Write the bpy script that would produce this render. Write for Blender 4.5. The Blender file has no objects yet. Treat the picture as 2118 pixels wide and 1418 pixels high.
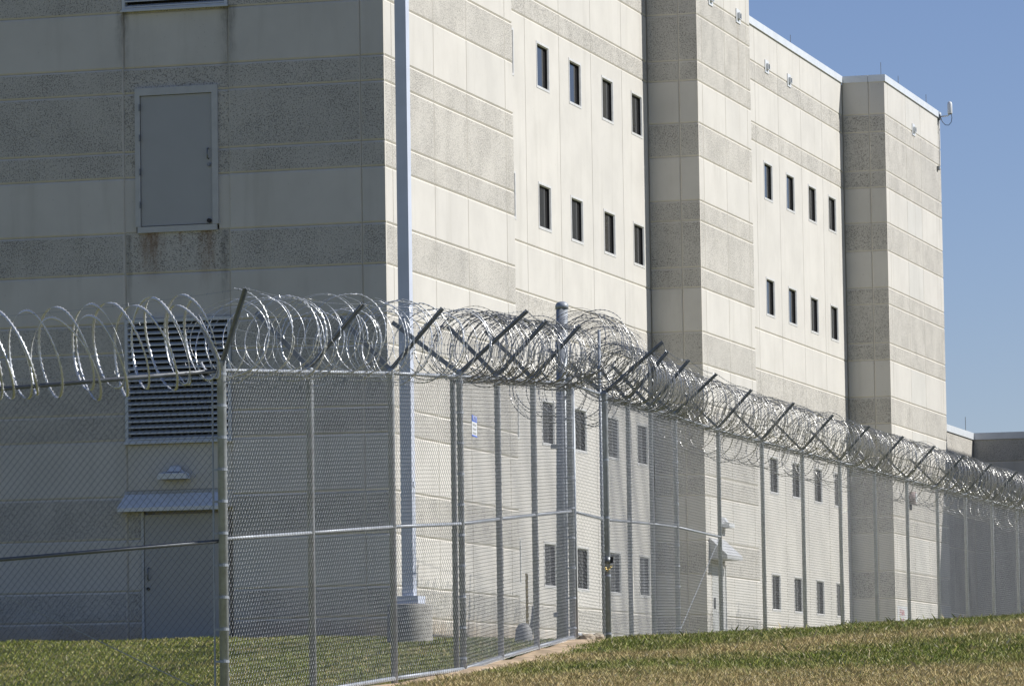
import bpy, math, random
import numpy as np
from mathutils import Vector, Matrix

# ------------------------------------------------------------------ camera, sky, sun, exposure
S = bpy.context.scene
ZC = 1.6                                    # eye height; heights in the tables below are relative to the eye
FPX, PITCH, ROLL, AZ = 9690.0, math.radians(4.83), math.radians(.871), math.radians(15.53)
fwd = np.array([0, math.cos(PITCH), math.sin(PITCH)]); rgt = np.array([1., 0, 0]); upv = np.cross(rgt, fwd)
r2 = math.cos(ROLL)*rgt - math.sin(ROLL)*upv
u2 = math.sin(ROLL)*rgt + math.cos(ROLL)*upv
cam_d = bpy.data.cameras.new('camera'); cam = bpy.data.objects.new('camera', cam_d)
S.collection.objects.link(cam); S.camera = cam
cam_d.sensor_width = 36; cam_d.lens = FPX/2118*36; cam_d.clip_start = .5; cam_d.clip_end = 6000
cam.matrix_world = Matrix([[r2[0], u2[0], -fwd[0], 0], [r2[1], u2[1], -fwd[1], 0], [r2[2], u2[2], -fwd[2], ZC], [0, 0, 0, 1]])

U = np.array([math.sin(AZ), math.cos(AZ), 0]); V = np.array([math.cos(AZ), -math.sin(AZ), 0])
SUN_EL = math.radians(39); SUN_OFF = math.radians(19)
sh = math.cos(SUN_OFF)*V + math.sin(SUN_OFF)*U
sdir = Vector((sh[0]*math.cos(SUN_EL), sh[1]*math.cos(SUN_EL), math.sin(SUN_EL)))
W = bpy.data.worlds.new('World'); S.world = W; W.use_nodes = True
wn = W.node_tree; wn.nodes.clear()
sky = wn.nodes.new('ShaderNodeTexSky'); sky.sky_type = 'NISHITA'; sky.sun_disc = False
sky.sun_elevation = SUN_EL; sky.sun_rotation = math.atan2(sh[0], sh[1])
sky.altitude = 1500; sky.air_density = 1.15; sky.dust_density = .35; sky.ozone_density = 2.2
wb = wn.nodes.new('ShaderNodeMix'); wb.data_type = 'RGBA'; wb.blend_type = 'MULTIPLY'; wb.inputs[0].default_value = 1; wb.inputs[7].default_value = (1.05, 1.04, 1.28, 1)   # white balance of the photograph
bg = wn.nodes.new('ShaderNodeBackground'); bg.inputs[1].default_value = .067
wo = wn.nodes.new('ShaderNodeOutputWorld')
wn.links.new(sky.outputs[0], wb.inputs[6]); wn.links.new(wb.outputs[2], bg.inputs[0]); wn.links.new(bg.outputs[0], wo.inputs[0])
sun_d = bpy.data.lights.new('sun', 'SUN'); sun = bpy.data.objects.new('sun', sun_d); S.collection.objects.link(sun)
sun_d.energy = 5.0; sun_d.angle = math.radians(.53); sun_d.color = (1, .965, .90)
sun.rotation_euler = sdir.to_track_quat('Z', 'Y').to_euler(); sun.location = (30, 40, 60)
S.view_settings.view_transform = 'Standard'; S.view_settings.look = 'None'
S.view_settings.gamma = 1; S.view_settings.use_curve_mapping = False
S.view_settings.exposure = 0.18

random.seed(7); rng = np.random.default_rng(11)
COL = S.collection

def ray(x, y): return fwd + (x-1059)/FPX*r2 - (y-709)/FPX*u2
def at(x, y, D):
    r = ray(x, y); p = r*D/r[1]; return np.array([p[0], p[1], p[2]+ZC])
d0 = ray(797, 400); d0 = d0/np.hypot(d0[0], d0[1])
O = np.array([d0[0], d0[1], 0])*75.0        # outer corner of the nearest tower
GB = 1.68                                   # ground level at the building (rel. eye)

# ------------------------------------------------------------------ materials
def nt(name):
    m = bpy.data.materials.new(name); m.use_nodes = True; t = m.node_tree
    return m, t, t.nodes['Principled BSDF']
def N(t, kind, **kw):
    n = t.nodes.new(kind)
    for k, v in kw.items():
        if isinstance(k, str) and hasattr(n, k): setattr(n, k, v)
    return n
def setin(n, **kw):
    for k, v in kw.items(): n.inputs[k.replace('_', ' ')].default_value = v
    return n
def math_(t, op, a, b=None, c=None):
    n = t.nodes.new('ShaderNodeMath'); n.operation = op
    for i, v in enumerate((a, b, c)):
        if v is None: continue
        if isinstance(v, (int, float)): n.inputs[i].default_value = v
        else: t.links.new(v, n.inputs[i])
    return n.outputs[0]
def smooth(t, v, a, b, lo=0., hi=1.):
    n = t.nodes.new('ShaderNodeMapRange'); n.interpolation_type = 'SMOOTHSTEP'; t.links.new(v, n.inputs[0])
    n.inputs[1].default_value = a; n.inputs[2].default_value = b; n.inputs[3].default_value = lo; n.inputs[4].default_value = hi
    return n.outputs[0]
def mix(t, f, a, b, mode='MIX'):
    n = t.nodes.new('ShaderNodeMix'); n.data_type = 'RGBA'; n.blend_type = mode
    for s, v in ((0, f), (6, a), (7, b)):
        if isinstance(v, (int, float)): n.inputs[s].default_value = v
        elif isinstance(v, tuple): n.inputs[s].default_value = (*v, 1)
        else: t.links.new(v, n.inputs[s])
    return n.outputs[2]
def noise(t, vec, scale, detail=3, rough=.5, dist=0., sc=None):
    if sc:
        mp = t.nodes.new('ShaderNodeMapping'); t.links.new(vec, mp.inputs[0]); mp.inputs[3].default_value = sc; vec = mp.outputs[0]
    n = t.nodes.new('ShaderNodeTexNoise'); t.links.new(vec, n.inputs['Vector'])
    n.inputs['Scale'].default_value = scale; n.inputs['Detail'].default_value = detail
    n.inputs['Roughness'].default_value = rough; n.inputs['Distortion'].default_value = dist
    return n.outputs['Fac']
def bump(t, bsdf, h, strength, dist):
    b = t.nodes.new('ShaderNodeBump'); b.inputs['Strength'].default_value = strength; b.inputs['Distance'].default_value = dist
    t.links.new(h, b.inputs['Height']); t.links.new(b.outputs[0], bsdf.inputs['Normal'])

def streak(t, co, axis, c, w, z_top, z_bot):
    """dirt that ran down from z_top to z_bot around coordinate c (building coordinates)"""
    sx = t.nodes.new('ShaderNodeSeparateXYZ'); t.links.new(co, sx.inputs[0])
    wob = math_(t, 'MULTIPLY', math_(t, 'SUBTRACT', noise(t, co, 3.5, 3, .6), .5), w*1.2)
    d = math_(t, 'ABSOLUTE', math_(t, 'SUBTRACT', math_(t, 'ADD', sx.outputs[axis], wob), c))
    m = smooth(t, d, w, w*.15)
    zz = sx.outputs[2]
    m = math_(t, 'MULTIPLY', m, smooth(t, zz, z_bot, z_top))
    m = math_(t, 'MULTIPLY', m, math_(t, 'LESS_THAN', zz, z_top))
    other = sx.outputs[1-axis]
    m = math_(t, 'MULTIPLY', m, math_(t, 'LESS_THAN', math_(t, 'ABSOLUTE', other), .25))
    return math_(t, 'MULTIPLY', m, smooth(t, noise(t, co, 16, 4, .7, 0, (1, 1, .22)), .22, .66))

def concrete(name, base, agg, tint=0.):
    m, t, b = nt(name)
    tc = t.nodes.new('ShaderNodeTexCoord'); co = tc.outputs['Object']
    oi = t.nodes.new('ShaderNodeObjectInfo')
    big = noise(t, co, .9, 4, .6)
    grain = noise(t, co, 60, 4, .7)
    run = noise(t, co, 2.6, 5, .62, .2, (1, 1, .09))
    c = mix(t, smooth(t, big, .3, .75), tuple(x*1.04 for x in base), tuple(x*.93 for x in base))
    c = mix(t, math_(t, 'MULTIPLY', smooth(t, run, .5, .78), .26 if agg else .30), c, tuple(x*f for x, f in zip(base, (.62, .61, .57))))
    c = mix(t, math_(t, 'MULTIPLY', oi.outputs['Random'], .16), c, (base[0]*.70, base[1]*.72, base[2]*.76))
    if agg:
        s1 = noise(t, co, 46, 2, .65, .5)
        s2 = noise(t, co, 15, 3, .65, .3)
        s3 = noise(t, co, 80, 2, .5)
        dens = smooth(t, noise(t, co, 1.3, 4, .65), .3, .7, .575, .50)
        dark = smooth(t, math_(t, 'SUBTRACT', s1, dens), .0, .05)
        c = mix(t, math_(t, 'MULTIPLY', dark, .66), c, (.10, .096, .092))
        c = mix(t, math_(t, 'MULTIPLY', smooth(t, s2, .55, .66), .12), c, (.22, .20, .17))
        c = mix(t, math_(t, 'MULTIPLY', smooth(t, s3, .5, .65), .18), c, (.70, .67, .62))
        bump(t, b, math_(t, 'SUBTRACT', math_(t, 'MULTIPLY', s3, .35), dark), .55, .006)
    else:
        pits = smooth(t, noise(t, co, 26, 2, .5), .70, .74)
        c = mix(t, math_(t, 'MULTIPLY', pits, .35), c, (.2, .19, .17))
        bump(t, b, grain, .35, .003)
    c = mix(t, .06, c, (0.2, .19, .17)) if agg else c
    # rust below the two corners of the upper door, dirt beside the recessed bay under the upper louvre, scupper runs
    rust = math_(t, 'ADD', streak(t, co, 0, -4.02, .30, 8.32-GB, 7.3-GB), math_(t, 'ADD', streak(t, co, 0, -3.06, .19, 8.32-GB, 7.2-GB), streak(t, co, 0, -3.5, .05, 8.32-GB, 8.0-GB)))
    c = mix(t, math_(t, 'MINIMUM', math_(t, 'MULTIPLY', rust, .75), .8), c, (.17, .085, .028))
    dirt = math_(t, 'ADD', streak(t, co, 0, -4.47, .16, 12.0-GB, 10.6-GB), streak(t, co, 0, -2.65, .20, 12.0-GB, 10.2-GB))
    dirt = math_(t, 'ADD', dirt, math_(t, 'ADD', streak(t, co, 0, -2.75, .10, 8.3-GB, 6.2-GB), streak(t, co, 0, -4.4, .07, 8.3-GB, 6.5-GB)))
    c = mix(t, math_(t, 'MINIMUM', math_(t, 'MULTIPLY', dirt, .6), .7), c, (.10, .095, .085))
    run2 = math_(t, 'ADD', streak(t, co, 1, 46.33, .07, 15.4-GB, 10.5-GB), streak(t, co, 1, 26.05, .10, 15.3-GB, 12.0-GB))
    c = mix(t, math_(t, 'MULTIPLY', run2, .35), c, (.20, .14, .08))
    # ground splash near the base
    sx = t.nodes.new('ShaderNodeSeparateXYZ'); t.links.new(co, sx.inputs[0])
    spl = smooth(t, math_(t, 'ADD', sx.outputs[2], math_(t, 'MULTIPLY', noise(t, co, 3, 3), .5)), .75, .2)
    c = mix(t, math_(t, 'MULTIPLY', spl, .45), c, (.42, .29, .16))
    t.links.new(c, b.inputs['Base Color']); setin(b, Roughness=.88)
    b.inputs['Specular IOR Level'].default_value = .25
    return m
M = {}
M['smooth'] = concrete('smooth_concrete', (.568, .549, .510), False)
M['cool'] = concrete('cool_concrete', (.552, .540, .506), False)
M['agg'] = concrete('exposed_aggregate', (.545, .523, .478), True)
M['groove'] = concrete('groove_concrete', (.60, .572, .515), False)

def simple(name, col, rough=.5, metal=0., nz=0., sc=20, bumpd=0., spec=None):
    m, t, b = nt(name)
    tc = t.nodes.new('ShaderNodeTexCoord')
    if nz:
        f = noise(t, tc.outputs['Object'], sc, 4, .6)
        c = mix(t, smooth(t, f, .3, .7), tuple(x*(1-nz) for x in col), tuple(min(1, x*(1+nz)) for x in col))
        t.links.new(c, b.inputs['Base Color'])
        if bumpd: bump(t, b, f, .5, bumpd)
    else: b.inputs['Base Color'].default_value = (*col, 1)
    setin(b, Roughness=rough, Metallic=metal)
    if spec is not None: b.inputs['Specular IOR Level'].default_value = spec
    return m
M['canopy'] = simple('canopy_paint', (.46, .47, .48), .5, 0, .05, 6)
M['white'] = simple('white_metal', (.62, .64, .66), .45, 0, .05, 6)
M['coping'] = simple('coping_metal', (.62, .65, .68), .4, 0, .05, 2)
M['louvre'] = simple('louvre_metal', (.52, .55, .58), .5, 0, .06, 8)
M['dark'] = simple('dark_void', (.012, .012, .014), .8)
M['door2'] = simple('lower_door_paint', (.37, .365, .35), .55, 0, .03, 3)
M['door'] = simple('grey_door_paint', (.37, .375, .375), .5, 0, .02, 2)
M['frame'] = simple('door_frame_paint', (.46, .465, .46), .5, 0, .05, 5)
M['winframe'] = simple('window_frame', (.58, .58, .57), .45, 0, .08, 9)
M['bronze'] = simple('dark_bronze', (.02, .02, .022), .5)
M['glass'] = simple('window_glass', (.03, .03, .03), .05, 0, 0, 1, 0, .8)
M['steel'] = simple('dull_steel', (.20, .21, .22), .45, .7, .2, 30)
M['black'] = simple('black_rubber', (.015, .015, .016), .6)
M['pole'] = simple('pole_paint', (.54, .58, .67), .4, 0, .04, 3)
M['pedestal'] = simple('pedestal_concrete', (.30, .29, .265), .9, 0, .2, 9, .004)
M['red'] = simple('red_paint', (.42, .02, .04), .6)
M['blue'] = simple('blue_print', (.03, .12, .62), .5)
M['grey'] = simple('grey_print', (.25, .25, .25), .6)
M['brass'] = simple('brass_chain', (.85, .66, .30), .25, 1.)
M['yellow'] = simple('faded_yellow_paint', (.42, .30, .09), .7, 0, .25, 20)
M['pinkgrey'] = simple('horn_grill', (.30, .22, .21), .6)
M['rock'] = simple('rock', (.34, .29, .22), .95, 0, .35, 5, .02)
M['soil'] = simple('bare_soil', (.44, .33, .215), .95, 0, .30, 4, .02)
M['arm'] = simple('arm_steel', (.22, .235, .26), .5, .2, .15, 15)
M['gravelroof'] = simple('roof_gravel', (.35, .33, .3), .9)

def galv(name, col, rough, metal):
    m, t, b = nt(name)
    tc = t.nodes.new('ShaderNodeTexCoord'); co = tc.outputs['Object']
    v = t.nodes.new('ShaderNodeTexVoronoi'); t.links.new(co, v.inputs[0]); v.inputs['Scale'].default_value = 26
    f = noise(t, co, 9, 5, .65)
    c = mix(t, smooth(t, f, .3, .7), tuple(x*.80 for x in col), tuple(x*1.1 for x in col))
    c = mix(t, .10, c, mix(t, smooth(t, v.outputs['Color'], 0, 1), (.2, .21, .22), (.5, .52, .54)))
    g = noise(t, co, 2.3, 4, .7, 0, (6, 6, .6))
    c = mix(t, math_(t, 'MULTIPLY', smooth(t, g, .5, .75), .35), c, (.17, .18, .19))
    b.inputs['Specular IOR Level'].default_value = .3
    t.links.new(c, b.inputs['Base Color'])
    t.links.new(smooth(t, f, .2, .8, rough-.08, rough+.12), b.inputs['Roughness'])
    setin(b, Metallic=metal)
    return m
M['galv'] = galv('galvanised_pipe', (.36, .39, .43), .46, .22)
M['galv_shaded'] = galv('shaded_pipe', (.13, .14, .155), .5, .5)  # darker copy of galv, shade on the left rails put into the colour
M['wire'] = simple('galvanised_wire', (.26, .27, .285), .36, .8)
M['wire2'] = simple('darker_galvanised_wire', (.20, .21, .23), .30, .85)  # darker copy of the wire for the left run
M['razor'] = simple('razor_tape', (.33, .33, .325), .30, .65)
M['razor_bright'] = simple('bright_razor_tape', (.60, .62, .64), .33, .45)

# grass colour: green and straw patches that lie on the slope
def grass_colour(t, blade):
    geo = t.nodes.new('ShaderNodeNewGeometry'); co = geo.outputs['Position']
    sx = t.nodes.new('ShaderNodeSeparateXYZ'); t.links.new(co, sx.inputs[0])
    n1 = noise(t, co, .45, 4, .6); n2 = noise(t, co, 1.6, 4, .65); n3 = noise(t, co, 7, 3, .6)
    wob = math_(t, 'ADD', math_(t, 'MULTIPLY', math_(t, 'SUBTRACT', n1, .5), 6.5), math_(t, 'MULTIPLY', math_(t, 'SUBTRACT', n2, .5), 4.0))
    s = math_(t, 'ADD', math_(t, 'SUBTRACT', sx.outputs[1], math_(t, 'MULTIPLY', sx.outputs[0], .78)), wob)
    band = smooth(t, math_(t, 'ABSOLUTE', math_(t, 'SUBTRACT', s, 60.0)), 3.2, .2)
    s2 = math_(t, 'ADD', math_(t, 'SUBTRACT', sx.outputs[1], math_(t, 'MULTIPLY', sx.outputs[0], .12)), wob)
    near = math_(t, 'MULTIPLY', smooth(t, s2, 58.4, 54.6), smooth(t, s2, 47.5, 50.5))
    outside = smooth(t, math_(t, 'SUBTRACT', sx.outputs[0], math_(t, 'MULTIPLY', math_(t, 'SUBTRACT', sx.outputs[1], 58), .18)), -1.2, -.2)
    patch = smooth(t, n2, .50, .66)
    dry = math_(t, 'MAXIMUM', math_(t, 'MULTIPLY', math_(t, 'MAXIMUM', band, near), outside), math_(t, 'MULTIPLY', patch, .60))
    green = mix(t, n3, (.150, .195, .030), (.285, .30, .066))
    straw = mix(t, n3, (.53, .395, .20), (.70, .545, .30))
    c = mix(t, math_(t, 'MULTIPLY', dry, .74), green, straw)
    return c, dry
def grass_mat(name, blade):
    m, t, b = nt(name)
    c, dry = grass_colour(t, blade)
    if blade:
        a = t.nodes.new('ShaderNodeAttribute'); a.attribute_name = 'rnd'
        r = a.outputs['Fac']
        c = mix(t, smooth(t, r, .84, .90), c, (.52, .41, .21))
        c = mix(t, smooth(t, r, .22, .0), c, (.10, .15, .026))
        c = mix(t, smooth(t, r, .94, .98), c, (.60, .54, .38))
        setin(b, Roughness=.36)
        b.inputs['Specular IOR Level'].default_value = .35
    else:
        c = mix(t, .5, c, (.11, .085, .045))
        geo = t.nodes.new('ShaderNodeNewGeometry')
        bump(t, b, noise(t, geo.outputs['Position'], 14, 4, .7), .8, .03)
        setin(b, Roughness=.95); b.inputs['Specular IOR Level'].default_value = .1
    t.links.new(c, b.inputs['Base Color'])
    return m
M['ground'] = grass_mat('grass_ground', False)
M['blade'] = grass_mat('grass_blade', True)

# ------------------------------------------------------------------ mesh helpers
def link(o, parent=None):
    COL.objects.link(o)
    if parent is not None: o.parent = parent
    return o
def tag(o, label=None, cat=None, group=None, kind=None):
    if label: o['label'] = label
    if cat: o['category'] = cat
    if group: o['group'] = group
    if kind: o['kind'] = kind
    return o
def empty(name, loc, rz, label, cat, group=None):
    o = bpy.data.objects.new(name, None); o.location = loc; o.rotation_euler = (0, 0, rz); o.empty_display_size = .2
    link(o); return tag(o, label, cat, group)
def mesh_np(name, v, f, mat, smooth_=False):
    """v (n,3), f (m,k) uniform polygons"""
    me = bpy.data.meshes.new(name); v = np.asarray(v, np.float32); f = np.asarray(f, np.int32); k = f.shape[1]
    me.vertices.add(len(v)); me.vertices.foreach_set('co', v.ravel())
    me.loops.add(f.size); me.loops.foreach_set('vertex_index', f.ravel())
    me.polygons.add(len(f)); me.polygons.foreach_set('loop_start', np.arange(0, f.size, k, dtype=np.int32))
    me.polygons.foreach_set('loop_total', np.full(len(f), k, np.int32))
    if smooth_: me.polygons.foreach_set('use_smooth', np.ones(len(f), bool))
    me.materials.append(M[mat]); me.update(calc_edges=True)
    return me
class MB:
    def __init__(s): s.v = []; s.f = []
    def add(s, vs, fs):
        n = len(s.v); s.v += [tuple(map(float, p)) for p in vs]; s.f += [tuple(i+n for i in q) for q in fs]; return s
    def box(s, x0, x1, y0, y1, z0, z1):
        vs = [(x, y, z) for z in (z0, z1) for y in (y0, y1) for x in (x0, x1)]
        return s.add(vs, [(0, 2, 3, 1), (4, 5, 7, 6), (0, 1, 5, 4), (2, 6, 7, 3), (0, 4, 6, 2), (1, 3, 7, 5)])
    def tube(s, pts, r, n=10, caps=True, radii=None):
        pts = [Vector(p) for p in pts]; L = len(pts); base = len(s.v); ref = None
        for i, p in enumerate(pts):
            d = (pts[min(i+1, L-1)]-pts[max(i-1, 0)]).normalized()
            if ref is None: ref = d.orthogonal().normalized()
            ref = (ref-d*ref.dot(d)); ref = ref.normalized() if ref.length > 1e-6 else d.orthogonal().normalized()
            b = d.cross(ref); rr = radii[i] if radii else r
            for k in range(n):
                a = 2*math.pi*k/n; q = p+(ref*math.cos(a)+b*math.sin(a))*rr; s.v.append(tuple(q))
        for i in range(L-1):
            for k in range(n):
                a = base+i*n+k; c = base+i*n+(k+1) % n
                s.f.append((a, c, c+n, a+n))
        if caps:
            s.f.append(tuple(base+k for k in range(n))[::-1]); s.f.append(tuple(base+(L-1)*n+k for k in range(n)))
        return s
    def prism(s, A, B, w, h, up=(0, 0, 1)):
        """bar of section w x h from A to B"""
        A = Vector(A); B = Vector(B); d = (B-A).normalized(); u = Vector(up); sd = d.cross(u)
        if sd.length < 1e-4: sd = d.orthogonal()
        sd.normalize(); uu = sd.cross(d)
        vs = [P+sd*a*w/2+uu*b*h/2 for P in (A, B) for a, b in ((-1, -1), (1, -1), (1, 1), (-1, 1))]
        return s.add(vs, [(0, 1, 2, 3), (7, 6, 5, 4), (0, 4, 5, 1), (1, 5, 6, 2), (2, 6, 7, 3), (3, 7, 4, 0)])
    def build(s, name, mat, parent=None, smooth_=False, label=None):
        me = bpy.data.meshes.new(name); me.from_pydata(s.v, [], s.f)
        if smooth_: me.polygons.foreach_set('use_smooth', [len(p) == 4 for p in s.f])
        me.materials.append(M[mat]); me.update()
        o = bpy.data.objects.new(name, me); link(o, parent)
        if label: o['label'] = label
        return o

# ------------------------------------------------------------------ terrain
CP = np.array([(-40,0,-1.6),(0,0,-1.6),(40,0,-1.6),(-20,25,-.75),(0,25,-.65),(20,25,-.65),(-12,40,-.15),(0,40,-.03),(12,40,0),
(-14,50,.05),(-5.5,50,.2),(-3.1,50.2,.35),(2,50,.36),(6,50,.35),(12,50,.45),(-14,57,.5),(-6,57.5,.62),(-.65,57.5,.83),(3,57.5,.8),(6,57.5,.8),(14,57.5,1.05),
(1.2,62,1.08),(5,62,1.14),(.8,66.3,1.36),(3,66.3,1.38),(7.1,66.3,1.5),(14,66.3,1.8),(1.65,70,1.42),(4.5,70,1.55),(7.6,70,1.69),(14,70,2.0),
(2.2,73.7,1.49),(5,74,1.59),(8,74,1.72),(14,74,2.0),(-14,66,1.1),(-6,66,1.2),(-1.6,70,1.43),(-2,75,1.65),(-8,75,1.65),(-16,75,1.62),
(2.64,76.5,1.56),(4,80,1.54),(7,90,1.53),(10,100,1.53),(15,120,1.55),(20,140,1.6),(2,88,1.68),(8,110,1.7),(-20,110,1.7),(25,90,1.95),(30,120,1.9),(40,60,1.9),(-40,75,1.6),(-40,50,.2),(40,140,1.9),(-40,140,1.7)], float)
def tps(q): return np.where(q > 1e-12, .5*q*np.log(np.maximum(q, 1e-12)), 0)
_n = len(CP); _K = tps(((CP[:, None, :2]-CP[None, :, :2])**2).sum(-1))+np.eye(_n)*.3; _P = np.c_[np.ones(_n), CP[:, :2]]
TW = np.linalg.solve(np.block([[_K, _P], [_P.T, np.zeros((3, 3))]]), np.r_[CP[:, 2], 0, 0, 0])
def tz(x, y):
    x = np.clip(np.asarray(x, float), -40, 40); y = np.clip(np.asarray(y, float), 0, 140)
    q = np.stack([x, y], -1); d = ((q[..., None, :]-CP[:, :2])**2).sum(-1)
    return tps(d)@TW[:-3]+TW[-3]+TW[-2]*x+TW[-1]*y+ZC
def bumps(x, y):
    return .018*np.sin(x*2.1+y*1.3)*np.sin(y*1.7-x*.6)+.012*np.sin(x*4.3-y*3.1+1)
gx = np.unique(np.r_[np.linspace(-1500, -40, 12), np.linspace(-40, -10, 31), np.linspace(-10, 14, 121), np.linspace(14, 40, 27), np.linspace(40, 1500, 12)])
gy = np.unique(np.r_[np.linspace(-300, 0, 8), np.linspace(0, 45, 31), np.linspace(45, 80, 161), np.linspace(80, 140, 61), np.linspace(140, 3000, 14)])
GX, GY = np.meshgrid(gx, gy); GZ = tz(GX, GY)+np.where((np.abs(GX) < 14) & (GY > 45) & (GY < 80), bumps(GX, GY), 0)
nv, nu = GX.shape; idx = np.arange(nv*nu).reshape(nv, nu)
gf = np.stack([idx[:-1, :-1], idx[:-1, 1:], idx[1:, 1:], idx[1:, :-1]], -1).reshape(-1, 4)
ground = bpy.data.objects.new('ground', mesh_np('ground', np.stack([GX, GY, GZ], -1).reshape(-1, 3), gf, 'ground', True)); link(ground)
tag(ground, 'grassy slope of green and straw coloured turf rising to the fence', kind='structure')

# ------------------------------------------------------------------ building
# local frame: x = V (out of the sunlit face), y = U (away along it), z up from the base
BR = -AZ
bld = empty('prison_building', (O[0], O[1], ZC+GB), BR, 'pale precast concrete prison block with three towers and small square windows', 'building')
Z = lambda z: z-GB
ROOF = 16.20
LEV = [1.30, 1.99, 2.48, 3.32, 4.01, 4.93, 5.36, 6.36, 6.84, 7.65, 8.32, 9.23, 9.65, 10.62, 11.04, 11.96, 12.66, 13.54, 13.96, 14.93, 15.38, ROOF]
KIND = 'AALALAAALALAAALALAAAL'
PL_S = lambda a, d, z, off=0.: (off-d, a, z)        # sunlit plane: a along U, d depth behind
PL_H = lambda a, d, z, off=0.: (a, off+d, z)        # shaded plane: a along V, d depth behind
def panel(par, plane, off, a0, a1, z0, z1, kind, t=.05, cl=.022, cr=.022, cb=.026, ct=.028, gl=.002, gr=.002, gb=.002, gt=.002, holes=(), cool=False):
    x0, x1, y0, y1 = a0+gl, a1-gr, Z(z0)+gb, Z(z1)-gt
    P = lambda a, d, z: plane(a, d, z, off)
    xs = sorted({x0+cl, x1-cr, *[h[0] for h in holes], *[h[1] for h in holes]})
    zs = sorted({y0+cb, y1-ct, *[Z(h[2]) for h in holes], *[Z(h[3]) for h in holes]})
    vs = []; fs = []
    for z in zs:
        for x in xs: vs.append(P(x, 0, z))
    nx = len(xs)
    for j in range(len(zs)-1):
        for i in range(nx-1):
            cx, cz = (xs[i]+xs[i+1])/2, (zs[j]+zs[j+1])/2
            if any(h[0] < cx < h[1] and Z(h[2]) < cz < Z(h[3]) for h in holes): continue
            fs.append((j*nx+i, j*nx+i+1, (j+1)*nx+i+1, (j+1)*nx+i))
    for h in holes:
        n = len(vs); q = [(h[0], Z(h[2])), (h[1], Z(h[2])), (h[1], Z(h[3])), (h[0], Z(h[3]))]
        vs += [P(a, 0, z) for a, z in q]+[P(a, t, z) for a, z in q]
        fs += [(n+k, n+(k+1) % 4, n+4+(k+1) % 4, n+4+k) for k in range(4)]
    n = len(vs); c = max(cl, cr, cb, ct, .001)
    R0 = [(x0+cl, y0+cb), (x1-cr, y0+cb), (x1-cr, y1-ct), (x0+cl, y1-ct)]
    R1 = [(x0, y0), (x1, y0), (x1, y1), (x0, y1)]
    vs += [P(a, 0, z) for a, z in R0]+[P(a, .018, z) for a, z in R1]+[P(a, t, z) for a, z in R1]
    nf = len(fs)
    for k in range(4):
        k2 = (k+1) % 4
        fs += [(n+k, n+k2, n+4+k2, n+4+k), (n+4+k, n+4+k2, n+8+k2, n+8+k)]
    mb = MB(); mb.add(vs, fs)
    o = mb.build('aggregate_panel', 'agg', par) if kind == 'A' else mb.build('smooth_panel', 'cool' if cool else 'smooth', par)
    o.data.materials.append(M['groove'])             # the cast reveals round every panel are smooth
    for p in o.data.polygons[nf:]: p.material_index = 1
    return o

DEP = -1.08
RW = .16                                             # recess wall panel thickness
def core(x0, x1, y0, y1, zt, name='wall_core'):
    return MB().box(x0, x1, y0, y1, -.8, Z(zt)).build(name, 'groove', bld)
BAYC = (-4.46, -2.66)
# cores stand 3 cm behind the panel faces
core(-16, BAYC[0], .032, 7.798, ROOF-.02); core(BAYC[0]+.001, BAYC[1], .14, 7.799, ROOF-.021); core(BAYC[1]+.001, -.032, .033, 7.798, ROOF-.02)
core(-16, DEP-RW, 7.80, 22.15+.03, ROOF-.022)
core(-16, -.032, 22.182, 27.20, ROOF-.024)
core(-16, DEP-RW, 27.202, 42.54, ROOF-.026)
core(-16, -.032, 42.542, 50.20, ROOF-.028)

def column(par, plane, off, a0, a1, cl=.02, cr=.02, gl=.002, gr=.002, zmin=0, zmax=99, cool=False, holes=(), t=.05):
    for k in range(len(LEV)-1):
        z0, z1 = LEV[k], LEV[k+1]
        if z1 <= zmin+.01 or z0 >= zmax-.01: continue
        z0 = max(z0, zmin); z1 = min(z1, zmax)
        top = z1 >= ROOF-.01
        hs = [h for h in holes if h[2] < z1 and h[3] > z0]
        if hs:                                       # split around an opening that crosses the band
            h = hs[0]; cuts = []
            if h[0]-a0 > .03: cuts.append((a0, h[0], max(z0, h[2]) if False else z0, z1))
            if a1-h[1] > .03: cuts.append((h[1], a1, z0, z1))
            for c0, c1, q0, q1 in cuts: panel(par, plane, off, c0, c1, q0, q1, KIND[k], t, 0, 0, gl=gl if c0 == a0 else 0, gr=gr if c1 == a1 else 0)
            if h[2]-z0 > .03: panel(par, plane, off, h[0], h[1], z0, h[2], KIND[k], t, 0, 0, gl=0, gr=0, ct=0, gt=0)
            if z1-h[3] > .03: panel(par, plane, off, h[0], h[1], h[3], z1, KIND[k], t, 0, 0, gl=0, gr=0, cb=0, gb=0)
            continue
        panel(par, plane, off, a0, a1, z0, z1, KIND[k], t, cl, cr, gl=gl, gr=gr, gt=0 if top else .002, ct=0 if top else .028, cool=cool)

# shaded face of the near tower
column(bld, PL_H, 0, -.40, 0, cr=0, gr=0)
column(bld, PL_H, 0, -2.65, -.40)
BAY = (-4.47, -2.65)
UD = (-4.27, -2.84, 8.32, 10.70)                     # upper door opening
column(bld, PL_H, .03, BAY[0], BAY[1], zmin=9.9-1.6, zmax=11.98, holes=[UD], t=.04)
column(bld, PL_H, .03, BAY[0], BAY[1], zmin=6.90, zmax=8.32, t=.04)
column(bld, PL_H, .03, BAY[0], BAY[1], zmin=4.10, zmax=4.88, t=.04)
for z0, z1 in zip(LEV[:4], LEV[1:5]):                # narrow strip beside the lower door
    panel(bld, PL_H, .03, BAY[0], -4.22, z0, min(z1, 4.01), 'A' if z0 != 2.48 else 'L', t=.04)
column(bld, PL_H, 0, -8.90, -4.47)
column(bld, PL_H, 0, -12.6, -8.90)
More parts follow.
